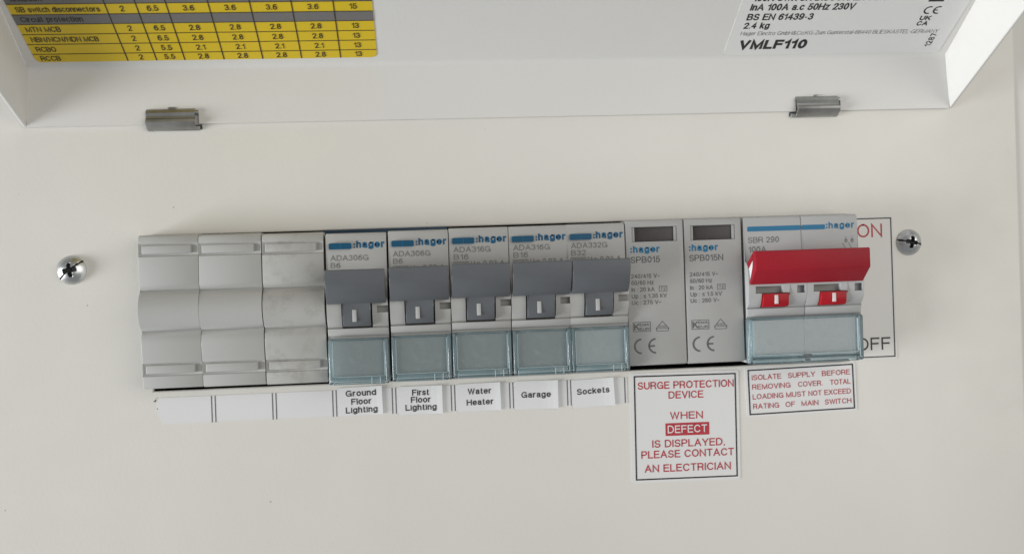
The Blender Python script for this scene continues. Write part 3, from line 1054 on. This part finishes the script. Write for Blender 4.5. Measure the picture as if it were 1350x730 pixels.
# ------------------------------------------------------------------ main switch
def main_switch():
    X0 = 157.95
    e = empty("main_switch", X0, 0, 3.2)
    tag(e, "two pole main switch with a wide red handle", "main switch")
    W = 35.2
    polyb = [(-10, 0), (6.9, 0), (7.7, .35), (8, 1.0), (8.0, 13.5), (8.6, 14.0), (9.3, 16.2), (8.6, 16.3), (8.7, 16.45)]
    polyb += arcz(16.6, 30.0, 9.0, 11.4, 12, 0.55)
    polyb += [(8.0, 30.2), (8.0, 42.4), (7.7, 43.2), (6.9, 43.6), (-10, 43.6)]
    for k, (xa, xb) in enumerate(((0, 17.62), (17.68, W))):
        b = profile("pole_body", polyb, xa, xb, M_MAIN, e, 0.25, 25)
        d = 17.65 * k
        cut(b, [(2.0 + d, 10.4 + d, 9.4, 14, 20.75, 22.9), (14.6 + d, 17.1 + d, 9.4, 14, 20.6, 22.85), (3.9 + d, 12.2 + d, 8.4, 14, 16.52, 20.83)])
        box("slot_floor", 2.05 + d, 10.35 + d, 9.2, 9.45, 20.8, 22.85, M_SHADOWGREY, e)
        tab = profile("indicator_tab", [(8.0, 16.65), (10.6, 16.7), (11.25, 17.6), (11.5, 19.0), (11.5, 20.6), (8.0, 20.7)], 4.15 + d, 12.0 + d, M_REDTAB, e, 0.15, 40)
        box("on_mark", 7.6 + d, 8.7 + d, 11.0, 11.56, 17.6, 20.2, M_MARKL, tab, 0.05)
        xx = (12.4 + d, 12.55 + d)
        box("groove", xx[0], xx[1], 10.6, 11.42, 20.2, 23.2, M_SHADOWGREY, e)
    # red bar handle bridging both poles
    hp = [(16.6, 33.3), (17.0, 33.0), (17.05, 27.9), (16.8, 27.5), (11.9, 23.5), (11.4, 23.55), (11.0, 24.2), (14.4, 28.4), (14.6, 32.6), (15.0, 33.3)]
    bm = bmesh.new()
    add_profile(bm, hp, 0.25, 34.75, 0.3)
    arm = [(16.2, 33.1), (16.9, 32.4), (10.6, 26.6), (8.4, 26.0), (8.0, 27.8), (9.4, 29.6), (13.2, 32.4)]
    for xa, xb in ((0.25, 1.25), (33.7, 34.75)):
        add_profile(bm, [(8.0, 27.0), (8.6, 29.4), (15.2, 33.2), (15.2, 31.4), (10.0, 28.2), (9.8, 26.8)], xa, xb, 0.15)
    add_profile(bm, [(8, 25.5), (13.5, 25.6), (15.4, 28.0), (15.4, 32.0), (8.5, 29.0)], 5.0, 12.0, 0)
    add_profile(bm, [(8, 25.5), (13.5, 25.6), (15.4, 28.0), (15.4, 32.0), (8.5, 29.0)], 22.7, 29.7, 0)
    h = bm_obj("handle", bm, M_RED, e, 40)
    bm = bmesh.new()                                    # pale insert seen through the handle's open end
    add_profile(bm, [(8.6, 24.8), (12.4, 24.8), (14.0, 28.2), (14.0, 31.2), (9.0, 28.6)], 0.5, 1.6, 0.1)
    bm_obj("handle_insert", bm, M_WHITEPL, h, 40)
    # clear label cover over both poles
    cv = slab("label_cover", rounded(0.6, 34.0, 1.9, 12.9, 0.4), 9.2, 9.75, M_CLEARM, e)
    box("rim", -0.55, 0.9, 7.95, 10.6, -0.1, 13.45, M_RIM, cv, 0.6)
    box("rim", 33.55, 35.0, 7.95, 10.6, -0.1, 13.45, M_RIM, cv, 0.6)
    box("rim", 0.95, 33.5, 8.1, 10.6, -0.2, 1.35, M_RIM, cv, 0.25)
    box("rim", 0.95, 33.5, 8.2, 10.35, 1.4, 2.5, M_RIM, cv, 0.2)
    box("rim", 0.95, 33.5, 8.1, 10.15, 12.75, 13.45, M_RIM, cv, 0.2)
    box("edge", 0.95, 1.2, 8.6, 10.4, 2.6, 12.4, M_EDGE, cv)  # pale strips again paint the highlight inside the wide rim
    box("edge", 33.25, 33.5, 8.6, 10.4, 2.6, 12.4, M_EDGE, cv)
    box("edge", 1.0, 33.4, 10.36, 10.5, 2.4, 2.55, M_EDGE, cv)
    box("latch_slot", 16.4, 18.9, 10.36, 10.42, 1.7, 2.35, M_HOOD, cv)
    box("latch_slot", 16.6, 18.2, 10.61, 10.67, 0.2, 1.0, M_HOOD, cv)
    # print
    for xa, xb in ((1.15, 17.5), (17.8, 25.1)):
        st = Print()
        st.poly(rounded(xa, xb, 39.25, 40.7, 0.35))
        st.build("blue_stripe", M_BLUEPR, e, 8.05)
    t = Print()
    t.rect(25.4, 25.85, 39.45, 39.95)
    t.rect(25.4, 25.85, 40.35, 40.85)
    t.text("hager", 26.2, 39.4, 1.95, 8.0, bold=0.035)
    t.build("maker_name", M_BLUEPR, e, 8.05)
    t = Print()
    t.text("SBR 290", 1.25, 35.8, 1.75, 9.5)
    t.text("100A", 1.35, 33.0, 1.75, 5.4)
    for u in (31.5, 33.4):                               # two-pole isolator symbol
        t.stroke((u, 36.9), (u, 35.2), 0.13)
        t.stroke((u - 0.55, 36.0), (u + 0.55, 36.0), 0.13)
        t.arc(u, 35.5, 0.45, 0.13, 0, 360, 12)
        t.stroke((u - 1.1, 35.0), (u - 0.1, 33.1), 0.13)
    t.build("rating_print", M_GREYPRL, e, 8.05)
    return e


main_switch()

# ------------------------------------------------------------------ labels stuck on the panel
# ON / OFF label behind the main switch
e = empty("switch_label", 193.6, 0, 0)
tag(e, "white ON OFF label with thin black border right of the main switch", "label")
slab("backing", rounded(-0.2, 14.75, 1.5, 46.3, 0.8), 0.0, 0.15, M_STICKC, e)
t = Print()
t.rect(0, 14.1, 45.35, 45.7)
t.rect(0, 14.1, 2.45, 2.8)
t.rect(13.75, 14.1, 2.8, 45.35)
t.build("border", M_BLACK, e, 0.2)
t = Print()
t.text("ON", 3.0, 39.75, 4.15, 8.05, bold=-0.004)
t.build("on_lettering", M_REDONPR, e, 0.2)
t = Print()
t.text("OFF", 1.7, 4.75, 3.9, 10.9, bold=-0.004)
t.build("off_lettering", M_BLACK, e, 0.2)

# surge protection notice
e = empty("surge_notice", 140.6, 0, -16.0)
tag(e, "white notice with red SURGE PROTECTION DEVICE wording below the surge protectors", "notice")
e.rotation_euler = (0, math.radians(0.7), 0)
slab("backing", rounded(-17.15, 16.7, -16.75, 16.65, 0.7), 0.0, 0.16, M_STICK, e)
t = Print()
t.frame(-15.9, 15.85, -15.9, 15.85, 0.42)
t.build("border", M_BLACK, e, 0.21)
t = Print()
t.text("SURGE PROTECTION", -14.75, 11.65, 2.25, 29.9, bold=0.008)
t.text("DEVICE", 0.15, 8.6, 2.25, 10.8, bold=0.008, align='C')
t.text("WHEN", 0.2, 2.3, 2.25, 10.2, bold=0.008, align='C')
t.text("IS DISPLAYED,", 0.7, -6.15, 2.3, 22.6, bold=0.008, align='C')
t.text("PLEASE CONTACT", 0.35, -9.35, 2.3, 28.8, bold=0.008, align='C')
t.text("AN ELECTRICIAN", 0.3, -13.6, 2.3, 26.8, bold=0.008, align='C')
t.build("red_lettering", M_REDPR, e, 0.21)
t = Print()
t.poly(rounded(-6.4, 7.2, -2.7, 1.15, 0.15))
t.build("red_box", M_REDPR, e, 0.21)
t = Print()
t.text("DEFECT", 0.4, -1.9, 2.35, 12.3, bold=0.004, align='C')
t.build("white_lettering", M_STICK, e, 0.26)

# main switch notice
e = empty("isolation_notice", 177.2, 0, -6.3)
tag(e, "small white notice with red ISOLATE SUPPLY wording below the main switch", "notice")
e.rotation_euler = (0, math.radians(-0.9), 0)
slab("backing", rounded(-17.6, 17.5, -7.6, 7.45, 0.6), 0.0, 0.16, M_STICK, e)
t = Print()
t.frame(-16.75, 16.85, -7.0, 6.95, 0.42)
t.build("border", M_BLACK, e, 0.21)
t = Print()
L, Rr = -15.5, 15.75
for v, words in ((3.65, (("ISOLATE", 9.25), ("SUPPLY", 8.6), ("BEFORE", 9.0))),
                 (0.75, (("REMOVING", 12.1), ("COVER.", 7.8), ("TOTAL", 6.5))),
                 (-2.25, (("LOADING", 9.7), ("MUST", 6.2), ("NOT", 4.2), ("EXCEED", 8.5))),
                 (-5.2, (("RATING", 8.2), ("OF", 3.0), ("MAIN", 5.4), ("SWITCH", 8.5)))):
    gap = (Rr - L - sum(w for _, w in words)) / (len(words) - 1)
    u = L
    for wd, w in words:
        t.text(wd, u, v, 1.6, w, bold=0.004)
        u += w + gap
t.build("red_lettering", M_REDPR, e, 0.21)

# long circuit strip, torn at its left end
strip = empty("circuit_strip", 0, 0, 0)
tag(strip, "long white circuit strip torn at its left end below the devices", "label strip")
pts = [(122.7, -0.3), (122.7, -8.15), (-14.35, -7.75), (-15.2, -5.9), (-16.3, -4.0), (-16.0, -2.9), (-15.6, -1.6), (-15.9, -0.7), (-15.2, -0.2)]
slab("backing", pts, 0.0, 0.14, M_STRIP, strip)
for k in range(7):
    for dx in (-0.52, 0.52):
        t = Print()
        t.rect(k * 17.5 + dx - 0.15, k * 17.5 + dx + 0.15, -8.0, -0.25)
        t.build("divider_line", M_LINE, strip, 0.18)
t = Print()
t.rect(121.9, 122.25, -8.0, -0.3)
t.build("divider_line", M_LINE, strip, 0.18)
slab("torn_scrap", [(-17.4, -0.3), (-16.5, 0.0), (-15.7, -0.5), (-15.9, -1.2), (-17.1, -1.5)], 0.0, 0.1, M_PANEL, strip)
t = Print()
t.stroke((-17.0, -1.25), (-16.3, -0.75), 0.25)
t.stroke((-16.5, -1.3), (-16.35, -0.5), 0.2)
t.stroke((-16.1, -3.5), (-15.95, -3.2), 0.25)
t.build("print_remnant", M_GREYPR, strip, 0.16)

# the five circuit names
names = [("Ground\nFloor\nLighting", (42.55, -3.75), 13.0, 8.45, -1.0, [("Ground", 8.9, 1.55), ("Floor", 5.85, -0.95), ("Lighting", 9.3, -3.4)], 0.25),
         ("First", (60.25, -4.3), 13.1, 8.5, 0.2, [("First", 5.0, 1.45), ("Floor", 5.85, -0.7), ("Lighting", 9.2, -2.95)], 0.1),
         ("Water", (77.75, -4.2), 12.9, 8.4, -0.6, [("Water", 7.0, 0.95), ("Heater", 8.0, -2.3)], 0.2),
         ("Garage", (95.1, -4.3), 12.95, 8.55, 0.5, [("Garage", 8.9, -0.75)], -0.2),
         ("Sockets", (112.3, -4.5), 12.85, 8.5, -2.4, [("Sockets", 9.9, -0.2)], 0.0)]
words = ["Ground Floor Lighting", "First Floor Lighting", "Water Heater", "Garage", "Sockets"]
for (nm, (cx, cz), w, h, rot, lines, du), wd in zip(names, words):
    e = empty("circuit_label", cx, 0.14, cz)
    e.rotation_euler = (0, math.radians(rot), 0)
    tag(e, "small white paper label reading %s" % wd, "label", "circuit name labels on the strip")
    # paper slightly lifted at its right edge
    bm = bmesh.new()
    n = 8
    prev = None
    for i in range(n + 1):
        u = -w / 2 + w * i / n
        lift = 0.03 + 0.35 * max(0, (i / n - 0.6) / 0.4) ** 2
        cur = [bm.verts.new(P(u, o, v)) for o, v in ((lift, -h / 2), (lift + .13, -h / 2), (lift + .13, h / 2), (lift, h / 2))]
        if prev:
            for a in range(4):
                bm.faces.new((prev[a], cur[a], cur[(a + 1) % 4], prev[(a + 1) % 4]))
        else:
            bm.faces.new(cur)
        prev = cur
    bm.faces.new(prev)
    bm_obj("paper", bm, M_PAPER, e)
    t = Print()
    for s, tw, v in lines:
        t.text(s, du, v, 1.8, tw, bold=0.016, align='C')

    def fn(u, v, k, w=w):
        i = (u + w / 2) / w
        return P(u, k + 0.03 + 0.35 * max(0, (i - 0.6) / 0.4) ** 2 + 0.20, v)
    t.build("lettering", M_BLACK, e, fn=fn)
